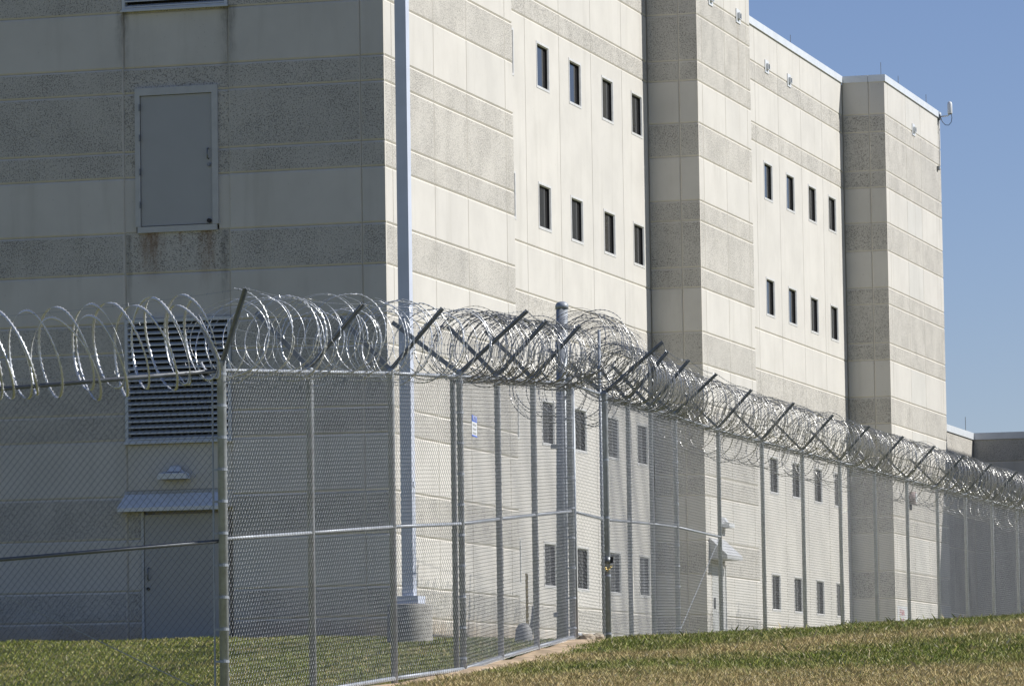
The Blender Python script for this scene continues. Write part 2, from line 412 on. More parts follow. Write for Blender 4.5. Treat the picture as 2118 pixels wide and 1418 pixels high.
# sunlit face of the near tower; the corner column starts behind the shaded panels
for a0, a1, c in ((.052, .43, 0), (.43, 2.84, 0), (2.84, 4.83, 0), (4.83, 7.28, 0), (7.28, 7.80, 0)):
    column(bld, PL_S, 0, a0, a1, cl=0 if a0 < .1 else .02, gl=0 if a0 < .1 else .002, gr=0 if a1 == 7.80 else .002)
# middle tower
column(bld, PL_H, 22.15, -1.075, -.40); column(bld, PL_H, 22.15, -.40, 0, cr=0, gr=0)
TD = (22.62, 23.95, 1.30, 3.55)
for a0, a1, h in ((22.202, 22.58, ()), (22.58, 24.70, [TD]), (24.70, 26.82, ()), (26.82, 27.20, ())):
    column(bld, PL_S, 0, a0, a1, cl=0 if a0 < 22.3 else .02, gl=0 if a0 < 22.3 else .002, gr=0 if a1 == 27.2 else .002, holes=h)
# far tower
column(bld, PL_H, 42.51, -1.075, -.40); column(bld, PL_H, 42.51, -.40, 0, cr=0, gr=0)
for a0, a1, cool in ((42.562, 42.93, False), (42.93, 45.28, False), (45.28, 47.31, True), (47.31, 49.80, False), (49.80, 50.20, False)):
    column(bld, PL_S, 0, a0, a1, cl=0 if a0 < 42.6 else .02, gl=0 if a0 < 42.6 else .002, cool=cool, gr=0 if a1 == 50.2 else .002)
# recessed walls
RL = [1.30, 2.05, 9.23, 13.54, 13.96, 14.93, 15.38, ROOF]   # plus 7.64 / 8.31 bands
RB = [(1.30, 7.0, 'L'), (7.0, 8.31, 'A'), (8.31, 9.23, 'L'), (9.23, 13.54, 'L'), (13.54, 13.96, 'A'), (13.96, 14.93, 'L'), (14.93, 15.38, 'A'), (15.38, ROOF, 'L')]
RB = [(1.30, 2.05, 'L'), (2.05, 2.50, 'A'), (2.50, 6.84, 'L'), (6.84, 7.64, 'L'), (7.64, 8.31, 'A')] + RB[2:]
WZ = [(12.31, 13.20), (9.62, 10.51), (5.52, 6.39), (2.83, 3.70)]
def window(u):
    for z0, z1 in WZ:
        fr = MB(); P = lambda a, d, z: PL_S(a, d, Z(z), DEP)
        def ring(i0, d0, i1, d1):
            n = len(fr.v); q = []
            for i, d in ((i0, d0), (i1, d1)):
                q += [P(u+i, d, z0+i), P(u+.93-i, d, z0+i), P(u+.93-i, d, z1-i), P(u+i, d, z1-i)]
            fr.add(q, [(k, (k+1) % 4, 4+(k+1) % 4, 4+k) for k in range(4)])
        ring(-.004, .03, -.004, -.008); ring(-.004, -.008, .040, -.008); ring(.040, -.008, .060, .022)
        f = fr.build('window', 'winframe', bld)
        dk = MB(); fr = dk; ring(.060, .022, .060, .068); ring(.060, .068, .078, .068); dk.build('frame', 'bronze', f)
        g = MB(); g.add([P(u+.07, .064, z0+.07), P(u+.86, .064, z0+.07), P(u+.86, .064, z1-.07), P(u+.07, .064, z1-.07)], [(0, 1, 2, 3)])
        g.build('pane', 'glass', f)
for J, wins, a_end in (((7.80, 10.05, 12.57, 15.06, 17.50, 19.99, 22.15), (8.3, 10.84, 13.39, 15.79, 18.34, 20.76), 22.15),
                       ((27.20, 30.0, 32.50, 34.96, 37.49, 39.95, 42.51), (28.4, 30.8, 33.27, 35.69, 38.19, 40.56), 42.51)):
    for a0, a1 in zip(J[:-1], J[1:]):
        hs = [(w, w+.93) for w in wins if a0 < w+.46 < a1]
        for z0, z1, k in RB:
            H = [(h[0], h[1], q0, q1) for h in hs for q0, q1 in WZ if z0 < q0 and q1 < z1]
            top = z1 == ROOF
            panel(bld, PL_S, DEP, a0, a1, z0, z1, k, RW, .012, .012, gl=.002 if a0 != J[0] else 0, gr=.002 if a1 != J[-1] else .0, gt=0 if top else .002, gb=.002, cb=.026, ct=0 if top else .028, holes=H)
    for w in wins: window(w)
# the unseen inner cheeks of the near and middle towers
for a in (7.80, 27.20, 50.20):
    MB().box(DEP-.1, -.034, a-.001, a+.004, -.8, Z(ROOF)-.03).build('side_wall', 'smooth', bld)

# roof slab and coping
MB().box(-16, -1.4, .3, 50, Z(ROOF)-.015, Z(ROOF)-.004).build('roof', 'gravelroof', bld)
def coping(par, x0, x1, y0, y1, zt=ROOF, h=.17):
    L = max(x1-x0, y1-y0); alongy = (y1-y0) >= (x1-x0); n = max(1, round(L/3.0)); 
    for i in range(n):
        if alongy: a, b = y0+L*i/n, y0+L*(i+1)/n-.006; MB().box(x0, x1, a, b, Z(zt), Z(zt)+h).build('coping', 'coping', par)
        else: a, b = x0+L*i/n, x0+L*(i+1)/n-.006; MB().box(a, b, y0, y1, Z(zt), Z(zt)+h).build('coping', 'coping', par)
t = .035
coping(bld, -.40, t, -t, 7.80+t); coping(bld, -12.6, -.405, -t, .40)
coping(bld, -1.45, DEP+t, 7.84+t, 22.10)
coping(bld, -.40, t, 22.15-t, 27.20+t); coping(bld, -1.08, -.405, 22.15-t, 22.5)
coping(bld, -1.45, DEP+t, 27.24+t, 42.47)
coping(bld, -.40, t, 42.51-t, 50.20+t); coping(bld, -1.08, -.405, 42.51-t, 42.9)
# lightning rods
for x, y in ((-1.25, 37.3), (-.1, 42.6+.05), (-.15, 45.2), (-.12, 48.9), (-.12, 25), (-.12, 3)):
    MB().tube([(x, y, Z(ROOF)+.15), (x, y, Z(ROOF)+.50)], .008, 6).build('lightning_rod', 'steel', bld)

# louvres
def louvre(z0, z1, x0=BAY[0], x1=BAY[1]):
    fr = MB(); y = -.035
    for a in ((x0, x0+.05, z0, z1), (x1-.05, x1, z0, z1), (x0+.05, x1-.05, z1-.05, z1), (x0+.05, x1-.05, z0, z0+.05)):
        fr.box(a[0], a[1], y, .104, Z(a[2]), Z(a[3]))
    fr.box(x0-.02, x1+.02, y-.03, y-.002, Z(z0)-.012, Z(z0)+.016)
    f = fr.build('louvre', 'louvre', bld)
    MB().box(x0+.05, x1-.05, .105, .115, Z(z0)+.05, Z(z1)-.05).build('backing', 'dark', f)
    n = round((z1-z0-.1)/.098); zz = np.linspace(z0+.055, z1-.055-.095, n)
    bm = MB().add([(x0+.05, -.030, 0), (x1-.05, -.030, 0), (x1-.05, -.030, .022), (x0+.05, -.030, .022), (x0+.05, .075, .066), (x1-.05, .075, .066), (x0+.05, .075, .054), (x1-.05, .075, .054)],
                  [(0, 1, 2, 3), (3, 2, 5, 4), (0, 1, 7, 6)]).build('blade', 'louvre', f)
    bm.location.z = Z(zz[0])
    for q in zz[1:]:
        o = bm.copy(); link(o, f); o.location.z = Z(q)
# holes in the core are not needed: the louvre stands in front of the groove wall
louvre(4.88, 6.90); louvre(11.98, 13.90)
column(bld, PL_H, .03, BAY[0], BAY[1], zmin=13.90, t=.04)

# upper door
def upper_door():
    fr = MB(); y = -.012
    x0, x1, z0, z1 = UD
    for a in ((x0, x0+.085, z0+.10, z1), (x1-.10, x1, z0+.10, z1), (x0+.085, x1-.10, z1-.125, z1)): fr.box(a[0], a[1], y, .06, Z(a[2]), Z(a[3]))
    fr.box(x0+.03, x1-.03, y+.004, .055, Z(z0)+.0, Z(z0)+.098)
    f = fr.build('door_frame', 'frame', bld)
    d = MB().box(x0+.093, x1-.108, .016, .05, Z(z0)+.112, Z(z1)-.133).build('door', 'door', bld)
    for h in (8.78, 9.32, 9.88, 10.38):
        MB().tube([(x0+.085, y-.008, Z(h)-.055), (x0+.085, y-.008, Z(h)+.055)], .014, 8).build('hinge', 'steel', d)
    xh = x1-.17
    MB().tube([(xh, .016, Z(9.66)), (xh, -.035, Z(9.65)), (xh, -.045, Z(9.58)), (xh, -.035, Z(9.50)), (xh, .016, Z(9.49))], .011, 8).build('handle', 'steel', d, True)
    MB().tube([(xh+.01, .016, Z(9.39)), (xh+.01, -.006, Z(9.39))], .03, 12).build('lock', 'steel', d)
    MB().tube([(xh+.01, .016, Z(8.475)), (xh+.01, -.03, Z(8.475))], .035, 12).build('door_stop', 'black', d)
upper_door()
# lower door with canopy and wall light
d = MB().box(-4.17, -2.72, .012, .05, -.3, Z(3.72)).build('door', 'door2', bld)
MB().box(-4.225, -4.178, -.004, .055, -.3, Z(3.78)).build('door_frame', 'frame', d)
MB().tube([(-4.10, .01, Z(2.86)), (-4.10, -.04, Z(2.84)), (-4.10, -.04, Z(2.68)), (-4.10, .01, Z(2.66))], .012, 8).build('handle', 'steel', d, True)
MB().tube([(-4.11, .01, Z(2.52)), (-4.11, -.012, Z(2.52))], .028, 10).build('lock', 'black', d)
panel(bld, PL_H, .03, -4.47, -2.65, 3.80, 4.10, 'L', t=.04, gb=0, gt=0)
def hood(name, x0, x1, z_top, z_lip, proj, mat='white'):
    h = MB(); l = .06
    vs = [(x0, -.002, Z(z_top)), (x1, -.002, Z(z_top)), (x1, -.002, Z(z_top)-.05), (x0, -.002, Z(z_top)-.05),
          (x0-.08, -proj, Z(z_lip)+l), (x1+.08, -proj, Z(z_lip)+l), (x1+.08, -proj, Z(z_lip)), (x0-.08, -proj, Z(z_lip)), (x0-.08, -.002, Z(z_lip)), (x1+.08, -.002, Z(z_lip))]
    h.add(vs, [(0, 1, 2, 3), (3, 2, 5, 4), (4, 5, 6, 7), (7, 6, 9, 8), (0, 3, 4, 7, 8), (1, 2, 5, 6, 9), (0, 8, 9, 1)])
    return h.build(name, mat, bld)
hood('canopy', -4.48, -2.86, 4.105, 3.77, .22)
def wall_light(label, plane_pt, c, z, group='dome shaped wall lights over the doors'):
    """c: position along the face; plane_pt maps (along, out, z)"""
    e = empty('wall_light', tuple(bld.matrix_basis @ Vector(plane_pt(c, 0, Z(z)))), BR if plane_pt is FH else BR+math.pi/2, label, 'wall light', group)
    mb = MB(); w = .24; n = 8
    prof = []
    for k in range(n+1):
        a = math.pi*k/n; prof.append((-w*math.cos(a)*(.75 if 0 < k < n else 1), .05+.12*math.sin(a)**.6 if 0 < k < n else .05))
    # body box with rounded hood, out = -y
    mb.add([(-.25, 0, 0), (.25, 0, 0), (.25, -.20, 0), (-.25, -.20, 0), (-.24, -.20, .09), (.24, -.20, .09), (.18, -.02, .13), (-.18, -.02, .13), (.25, 0, .07), (-.25, 0, .07)],
           [(3, 2, 5, 4), (4, 5, 6, 7), (2, 1, 8, 6, 5), (3, 4, 7, 9, 0)])
    mb.add([(-.14, 0, .125), (.14, 0, .125), (.12, -.10, .125), (-.12, -.10, .125), (-.08, 0, .22), (.08, 0, .22), (.07, -.05, .21), (-.07, -.05, .21)], [(3, 2, 6, 7), (4, 5, 6, 7), (1, 2, 6, 5), (0, 3, 7, 4)])
    mb.build('housing', 'white', e)
    MB().box(-.19, .19, -.18, -.01, -.004, .004).build('lens', 'grey', e)
    return e
FH = lambda a, d, z: (a, -d, z)
FS = lambda a, d, z: (d, a, z)
bpy.context.view_layer.update()
wall_light('white box wall light on the shaded wall above the door canopy', FH, -3.62, 4.28)
# middle tower door, canopy, light
MB().box(-.03, -.008, TD[0]+.06, TD[1]-.06, -.3, Z(3.49)).build('door', 'frame', bld)
MB().box(-.03, .006, TD[1]-.055, TD[1]-.005, -.3, Z(3.54)).build('door_frame', 'frame', bld)
MB().box(-.008, .03, TD[0]+.16, TD[0]+.20, Z(2.62), Z(2.85)).build('handle', 'steel', bld)
cn = MB(); a0, a1 = 22.42, 23.85
cn.add([(.002, a0, Z(4.08)), (.002, a1, Z(4.08)), (.38, a1, Z(3.72)), (.38, a0, Z(3.72)), (.38, a1, Z(3.64)), (.38, a0, Z(3.64)), (.002, a1, Z(3.64)), (.002, a0, Z(3.64))],
       [(0, 1, 2, 3), (3, 2, 4, 5), (5, 4, 6, 7), (0, 3, 5, 7), (1, 6, 4, 2)])
cn.build('canopy', 'canopy', bld)
wall_light('white wall light above the canopy of the middle tower door', FS, 23.70, 4.33)

# scuppers
def scupper(off, u, z):
    p = MB().box(off+.001, off+.018, u-.19, u+.19, Z(z)-.15, Z(z)+.15).build('scupper', 'white', bld)
    s = MB(); s.box(off+.019, off+.07, u-.09, u-.075, Z(z)-.06, Z(z)+.07); s.box(off+.019, off+.07, u+.075, u+.09, Z(z)-.06, Z(z)+.07); s.box(off+.019, off+.07, u-.075, u+.075, Z(z)-.07, Z(z)-.055)
    s.build('spout', 'white', p)
    MB().box(off+.0185, off+.022, u-.075, u+.075, Z(z)-.055, Z(z)+.07).build('opening', 'steel', p)
for off, u, z in ((0, 23.45, 15.44), (0, 26.05, 15.44), (DEP, 33.78, 15.44), (DEP, 36.22, 15.44), (0, 46.33, 15.44), (DEP, 18.7, 15.44)): scupper(off, u, z)
# painted lettering at the foot of the far tower (as far as it can be read)
MB().box(.001, .004, 42.75, 44.25, Z(2.20), Z(3.15)).build('sign_panel', 'white', bld)
def text(s, size, mat, loc, rot, parent, sx=1.):
    c = bpy.data.curves.new('lettering', 'FONT'); c.body = s; c.size = size; c.align_x = 'CENTER'; c.align_y = 'CENTER'
    c.extrude = .001; c.materials.append(M[mat]); tmp = bpy.data.objects.new('tmp', c); COL.objects.link(tmp); dg = bpy.context.evaluated_depsgraph_get(); dg.update()
    me = bpy.data.meshes.new_from_object(tmp.evaluated_get(dg)); bpy.data.objects.remove(tmp); me.name = 'lettering'
    o = bpy.data.objects.new('lettering', me); link(o, parent)
    o.location = loc; o.rotation_euler = rot; o.scale = (sx, 1, 1); return o
for s, z in (('FAA', 2.98), ('AP', 2.76), (':VV', 2.54)):
    text(s, .24, 'red', (.006, 43.35, Z(z)), (math.pi/2, 0, math.pi/2), bld, 1.5)
# small round fire bell on the far tower
e = empty('alarm_horn', tuple(bld.matrix_basis @ Vector((0, 44.72, Z(5.90)))), BR, 'small round pinkish alarm horn on the far tower beside a fence post', 'alarm horn')
MB().tube([(.002, 0, 0), (.16, 0, 0)], .16, 18).build('body', 'pinkgrey', e, True)
MB().tube([(.161, 0, 0), (.175, 0, 0)], .12, 18).build('grille', 'white', e)
MB().box(.002, .05, -.03, .03, -.30, -.161).build('bracket', 'black', e)

# security camera on the far tower corner
e = empty('security_camera', tuple(bld.matrix_basis @ Vector((0, 50.0, Z(16.2)))), BR, 'white cylindrical security camera on an arm at the far tower roof corner', 'security camera')
MB().box(.0, .05, -.07, .07, -.05, .10).build('mounting_plate', 'steel', e)
MB().tube([(.05, 0, .04), (.24, 0, .05), (.30, 0, .09), (.31, 0, .14)], .018, 8).build('arm', 'white', e, True)
MB().tube([(.31, 0, .10), (.31, 0, .12), (.31, 0, .36), (.31, 0, .41), (.31, 0, .43)], .07, 16, radii=[.060, .066, .066, .05, .02]).build('housing', 'white', e, True)
MB().tube([(.31, 0, .085), (.31, 0, .099)], .045, 14).build('lens', 'black', e)
cb = [(.345, 0, .10), (.36, 0, 0), (.34, 0, -.12), (.27, 0, -.20), (.18, 0, -.19), (.10, 0, -.10), (.06, 0, .02)]
MB().tube(cb, .009, 6).build('cable', 'black', e, True)
MB().tube([(.02, -.05, -.05), (.02, -.05, -1.33), (.02, -.10, -1.37), (.02, -.25, -1.37)], .011, 6).build('conduit', 'steel', e, True)
MB().box(.004, .06, -.42, -.25, -1.42, -1.32).build('junction_box', 'steel', e)

# ------------------------------------------------------------------ low wing beyond the towers
wing = empty('low_wing', tuple(bld.matrix_basis @ Vector((0, 50.3, 0))), BR, 'low grey flat roofed wing beyond the far tower at the right edge', 'building')
Y0 = 50.3; yw = 60.3-Y0; ZT = 8.30
MB().box(-14, DEP-.03, 0, yw+.03, -.8, Z(ZT)-.02).build('wall_core', 'groove', wing)
MB().box(-14, 22, yw+.032, yw+16, -.8, Z(ZT)-.024).build('wall_core', 'groove', wing)
WB = [(1.3, 3.3, 'A'), (3.3, 5.1, 'A'), (5.1, 6.5, 'A'), (6.5, 7.66, 'L'), (7.66, ZT, 'A')]
for z0, z1, k in WB:
    for a0, a1 in ((0, 3.3), (3.3, 6.6), (6.6, yw)): panel(wing, PL_S, DEP, a0, a1, z0, z1, k, .03)
    xs = [DEP, .55, 4.2, 8.48]
    for a0, a1 in zip(xs[:-1], xs[1:]): panel(wing, PL_H, yw, a0, a1, z0, z1, k, .03)
for a0, a1 in ((0, 5), (5.006, yw-.04)): MB().box(DEP-.35, DEP+t, a0, a1, Z(ZT), Z(ZT)+.19).build('coping', 'coping', wing)
for i in range(3): MB().box(DEP-.35+3.25*i, DEP-.356+3.25*(i+1), yw-t, yw+.4, Z(ZT), Z(ZT)+.19).build('coping', 'coping', wing)
MB().tube([(DEP-.1, yw-.6, Z(ZT)+.19), (DEP-.1, yw-.6, Z(ZT)+.62)], .009, 6).build('lightning_rod', 'steel', wing)
MB().box(-14, 22, yw+.45, yw+16, Z(ZT)-.02, Z(ZT)-.005).build('roof', 'gravelroof', wing)

MB().box(8.5, 20, 3.2, yw+16, -.8, Z(ROOF)-.40).build('shade_block', 'smooth', wing)  # out of view, added and sized to cast shade on the recess wall
MB().box(8.42, 20.08, 3.12, yw+16.08, Z(ROOF)-.398, Z(ROOF)-.24).build('coping', 'coping', wing)  # top edge of the added shade block

# ------------------------------------------------------------------ light pole
pz = 70.0; pp = at(847, 1248, pz); gz = float(tz(pp[0], pp[1]))
lp = empty('light_pole', (pp[0], pp[1], gz), BR, 'tall square pale light pole on a round concrete base behind the fence', 'light pole')
MB().tube([(.0, .0, -.4), (0, 0, .02), (0, 0, .575), (0, 0, .60)], .34, 40, radii=[.34, .34, .34, .325]).build('pedestal', 'pedestal', lp, True)
MB().box(-.19, .19, -.19, .19, .605, .72).build('base_cover', 'pole', lp)
MB().box(-.088, .088, -.088, .088, .722, 12.5).build('pole', 'pole', lp)
MB().box(.0885, .105, -.05, .05, 2.35, 2.43).build('hand_hole_cover', 'pole', lp)
for s in (-1, 1):
    a = MB().prism((0, s*.088, 12.3), (0, s*.5, 12.35), .06, .06).build('arm', 'pole', lp)
    MB().box(-.2, .2, s*.72-.22, s*.72+.22, 12.26, 12.46).build('lamp_head', 'pole', lp)

# ------------------------------------------------------------------ chain link fence
FH_ = 3.66
PITCHW = .0375
def mesh_panel(p0, p1, z0a, z1a, z0b, z1b, r=.0023):
    """woven wire between p0 and p1 (xy); bottoms z0a,z0b and tops z1a,z1b"""
    L = float(np.hypot(*(p1-p0))); n = max(2, int(round(L/PITCHW))); w = L/n; m = int(round((z1a-z0a)/.091))*2
    d = (p1-p0)/L; nrm = np.array([d[1], -d[0]])           # toward the camera side
    k = np.arange(n)[:, None]; j = np.arange(m*2+1)[None, :]    # half steps: tips at even j, mid at odd
    jj = j/2.0
    base = np.floor(jj).astype(int)
    tipside = lambda q, kk: (q+kk) % 2                      # 0 left tip, 1 right tip
    s = np.where(j % 2 == 0, tipside(base, k)*1.10-.05, .5)
    going_r = tipside(base, k) == 0
    dep = np.where(j % 2 == 0, 0., np.where(going_r, .0042, -.0042))
    a = (k+s)*w; f = a/L
    zb = z0a+(z0b-z0a)*f; zt = z1a+(z1b-z1a)*f
    z = zb+(zt-zb)*(jj/m)
    ph = p0[0]*7.3+p0[1]*3.1
    dep = dep+.006*np.sin(a*2.3+ph)*np.sin((z-z0a)*1.9+ph*2)+.0025*np.sin(a*5.1+z*3.7+ph)
    x = p0[0]+d[0]*a+nrm[0]*dep; y = p0[1]+d[1]*a+nrm[1]*dep
    pts = np.stack([x, y, z], -1)                           # n, M, 3
    D3 = np.array([d[0], d[1], 0]); N3 = np.array([nrm[0], nrm[1], 0]); Z3 = np.array([0, 0, 1.])
    offs = [N3*r, (-N3*.5+D3*.62+Z3*.2)*r*1.1, (-N3*.5-D3*.62-Z3*.2)*r*1.1]
    vv = np.stack([pts+o for o in offs], 2)                # n, M, 3offs, 3
    Mn = vv.shape[1]; ids = np.arange(n*Mn*3).reshape(n, Mn, 3)
    fs = []
    for c in range(3):
        c2 = (c+1) % 3
        fs.append(np.stack([ids[:, :-1, c], ids[:, :-1, c2], ids[:, 1:, c2], ids[:, 1:, c]], -1).reshape(-1, 4))
    return vv.reshape(-1, 3), np.concatenate(fs)

def fence_root(p, label, zb):
    return empty('chain_link_fence', (p[0], p[1], zb), 0, label, 'fence')
def loc(root, *pts):
    l = np.array(root.location); return [tuple(np.array(p)-l) for p in pts]
def post(root, p, zb, zt, r=.041, cap=True, bands=0, bar=None, name='post'):
    x, y = p; pts = [(x, y, zb-.5), (x, y, zt)]; rad = [r, r]
    if cap: pts += [(x, y, zt+.012), (x, y, zt+.035), (x, y, zt+.045)]; rad += [r*1.12, r*.8, r*.2]
    o = MB().tube(loc(root, *pts), r, 16, radii=rad).build(name, 'galv', root, True)
    if bands:
        for i in range(bands):
            z = zb+.18+(zt-zb-.3)*i/(bands-1)
            b = MB().tube(loc(root, (x, y, z-.013), (x, y, z+.013)), r+.006, 16)
            if bar is not None: b.prism(*loc(root, (x, y, z), (bar[0], bar[1], z)), .03, .022)
            b.build('band', 'galv', o)
    if bar is not None: MB().tube(loc(root, (bar[0], bar[1], zb), (bar[0], bar[1], zt-.02)), .011, 6).build('tension_bar', 'galv', root)
    return o
def rail(root, a, b, za, zb, r=.021, name='rail', mat='galv'):
    return MB().tube(loc(root, (a[0], a[1], za), (b[0], b[1], zb)), r, 10).build(name, mat, root, True)
def arm(root, p, zt, h, v, w=.055):
    A, B = loc(root, (p[0], p[1], zt+.02), (p[0]+h[0], p[1]+h[1], zt+.02+v))
    A = Vector(A); B = Vector(B); dr = (B-A).normalized(); side = dr.cross(Vector((0, 0, 1))).normalized(); up = side.cross(dr)
    mb = MB(); mb.prism(A, B, .006, w, up); mb.prism(A+side*.02, B+side*.02, .036, .006, up)
    o = mb.build('bracket_arm', 'arm', root); return np.array([p[0]+h[0], p[1]+h[1], zt+.02+v])
def barbed(root, pts, barbs=True):
    """sagging two strand barbed wire through the points"""
    mb = MB(); P = []
    for a, b in zip(pts[:-1], pts[1:]):
        a = np.array(a); b = np.array(b); n = 10
        for i in range(n): 
            f = i/n; q = a+(b-a)*f; q = q-np.array([0, 0, .05*4*f*(1-f)]); P.append(q)
    P.append(np.array(pts[-1])); mb.tube(loc(root, *P), .0028, 4, False)
    for a, b in zip(P[:-1], P[1:]):
        L = np.linalg.norm(b-a); k = max(1, int(L/.13))
        for i in range(k):
            q = a+(b-a)*(i+.5)/k; an = random.uniform(0, 6.28)
            v = np.array([math.cos(an)*.4, math.sin(an)*.4, .9])*.018
            mb.prism(*loc(root, q-v, q+v), .003, .003); v2 = np.array([-v[1], v[0], v[2]*.4]); mb.prism(*loc(root, q-v2, q+v2), .003, .003)
    return mb.build('barbed_wire', 'wire', root)
def bay(root, a, b, ta, tb, bot=.03, ties=True):
    """wire mesh of one bay on the camera side of its posts"""
    d = (b-a)/np.linalg.norm(b-a); n = np.array([d[1], -d[0]])*.042
    v, f = mesh_panel(a+n, b+n, ta-FH_+bot, ta, tb-FH_+bot, tb)
    v = v-np.array(root.location)
    o = bpy.data.objects.new('wire_mesh', mesh_np('wire_mesh', v, f, 'wire', True)); link(o, root)
    o['kind'] = 'stuff'
    return o

# measured posts: plan position and top height
def P3(x, y, D): q = at(x, y, D); return q[:2], float(q[2])
PA, TA = P3(458, 762, 50.2)
mid = [P3(640, 765, 52.6), P3(808, 768, 55.1)]
PB, TB = P3(950, 775, 57.5)
mid2 = [P3(1028, 780, 60.4), P3(1102, 785, 63.3)]
PG, TG = P3(1177, 790, 66.3)
P_L, T_L = P3(0, 800, 50.1)
dl = (P_L-PA)/np.linalg.norm(P_L-PA); sl = (T_L-TA)/np.linalg.norm(P_L-PA)
PLq = [(PA+dl*s, TA+sl*s) for s in (3.05, 6.1)]
P50, T50 = P3(1250, 815, 68.1)
m3 = [P3(1298, 829, 70.9), P3(1345, 843, 73.7)]
P95, T95 = P3(1395, 857, 76.5)
FO = 4.07
def onfence(x):
    r = ray(x, 900); tt = ((O+FO*V)@V)/(r@V); p = r*tt; return p[:2]
far_px = [1485, 1572, 1655, 1728, 1803, 1870, 1933, 1993, 2052, 2103]
FAR = [onfence(x) for x in far_px]
stp = U[:2]*3.31
FAR = [FAR[0]+stp*i*1.03 for i in range(len(far_px)+6)]
TF = ZC+5.195
P95, T95 = P95, ZC+5.24

def perp(a, b):
    d = (b-a)/np.linalg.norm(b-a); return np.array([d[1], -d[0]])
def coil_pts(path, R, turns_per_m, lift, lean=.0, ph=0., tilt=.25, jit=.02, sidew=0., endk=0):
    """a coil of razor tape whose axis follows path (list of xyz)"""
    path = [np.array(p, float) for p in path]; seg = [np.linalg.norm(b-a) for a, b in zip(path[:-1], path[1:])]; L = sum(seg)
    n = int(L*turns_per_m*64); out = []; tg = []
    cum = np.r_[0, np.cumsum(seg)]
    rj = rng.normal(0, 1, int(L*turns_per_m)+3); rk = rng.normal(0, 1, int(L*turns_per_m)+3); rl = rng.normal(0, 1, int(L*turns_per_m)+3)
    for i in range(n+1):
        s = L*i/n; k = min(np.searchsorted(cum, s, 'right')-1, len(seg)-1); f = (s-cum[k])/seg[k]
        c = path[k]+(path[k+1]-path[k])*f; d = (path[k+1]-path[k])/seg[k]; dh = np.array([d[0], d[1], 0]); dh /= np.linalg.norm(dh)
        sd = np.array([dh[1], -dh[0], 0]); th = 2*math.pi*turns_per_m*s+ph; q = turns_per_m*s; a = int(q); g = q-a; g = g*g*(3-2*g)
        jr = (rj[a]*(1-g)+rj[a+1]*g)*jit; jk = (rk[a]*(1-g)+rk[a+1]*g)*jit*2.0; jl = (rl[a]*(1-g)+rl[a+1]*g)*jit*4
        rr_ = .012*math.sin(th*2.0+rj[a]*2)+.010*math.sin(th*3.0+rk[a])
        rr = R+jr+rr_
        # clipped concertina: neighbouring turns lean toward each other
        ax = tilt*math.cos(th+(.6 if tilt > 0 else 0))*(1 if tilt < 0 else (.5+.5*math.cos(math.pi*a)*.6))+lean*math.sin(th)+jl
        out.append(c+sd*(math.sin(th)*rr+sidew+jk)+np.array([0, 0, 1])*(math.cos(th)*rr+lift+jk*.5)+dh*ax)
        tg.append(dh)
    return np.array(out), np.array(tg)
def ribbon(name_root, pts, axis, w=.0052, barb=.0105):
    """flat steel tape with barb clusters"""
    n = len(pts); T = np.gradient(pts, axis=0); T /= np.linalg.norm(T, axis=1)[:, None]
    s = np.r_[0, np.cumsum(np.linalg.norm(np.diff(pts, axis=0), axis=1))]
    # resample every 16 mm, barbs every 4th point
    m = int(s[-1]/.0165); q = np.linspace(0, s[-1], m); P = np.stack([np.interp(q, s, pts[:, i]) for i in range(3)], 1)
    Aw = np.stack([np.interp(q, s, axis[:, i]) for i in range(3)], 1); T = np.gradient(P, axis=0); T /= np.linalg.norm(T, axis=1)[:, None]
    B = np.cross(T, Aw); B /= np.linalg.norm(B, axis=1)[:, None]; A2 = np.cross(B, T)
    tw = .5+.7*np.sin(q*1.9)+.5*np.sin(q*.73+1)
    N1 = A2*np.cos(tw)[:, None]+B*np.sin(tw)[:, None]; N2 = -A2*np.sin(tw)[:, None]+B*np.cos(tw)[:, None]
    ww = np.where(np.arange(m) % 4 == 0, barb, w)[:, None]
    v = np.stack([P+N1*ww, P-N1*ww, P+N2*.0022, P-N2*.0022], 1)
    ids = np.arange(m*4).reshape(m, 4)
    f = np.concatenate([np.stack([ids[:-1, a], ids[:-1, b], ids[1:, b], ids[1:, a]], -1) for a, b in ((0, 2), (2, 1), (1, 3), (3, 0))])
    return v.reshape(-1, 3), f
def coil(label, path, strands, mat='razor', w=.0052, barb=.0120, group='razor wire coils along the fence tops'):
    p0 = path[0]; root = empty('razor_wire_coil', tuple(p0), 0, label, 'razor wire', group)
    for R, tpm, lift, lean, ph, tilt, jit, sw in strands:
        pts, ax = coil_pts(path, R, tpm, lift, lean, ph, tilt, jit, sw)
        v, f = ribbon(None, pts, ax, w, barb); v = v-np.array(p0)
        o = bpy.data.objects.new('tape_strand', mesh_np('tape_strand', v, f, mat)); link(o, root)

def P3d(p, z): return np.array([p[0], p[1], z])
BT = .055                                            # clearance of bottom rail
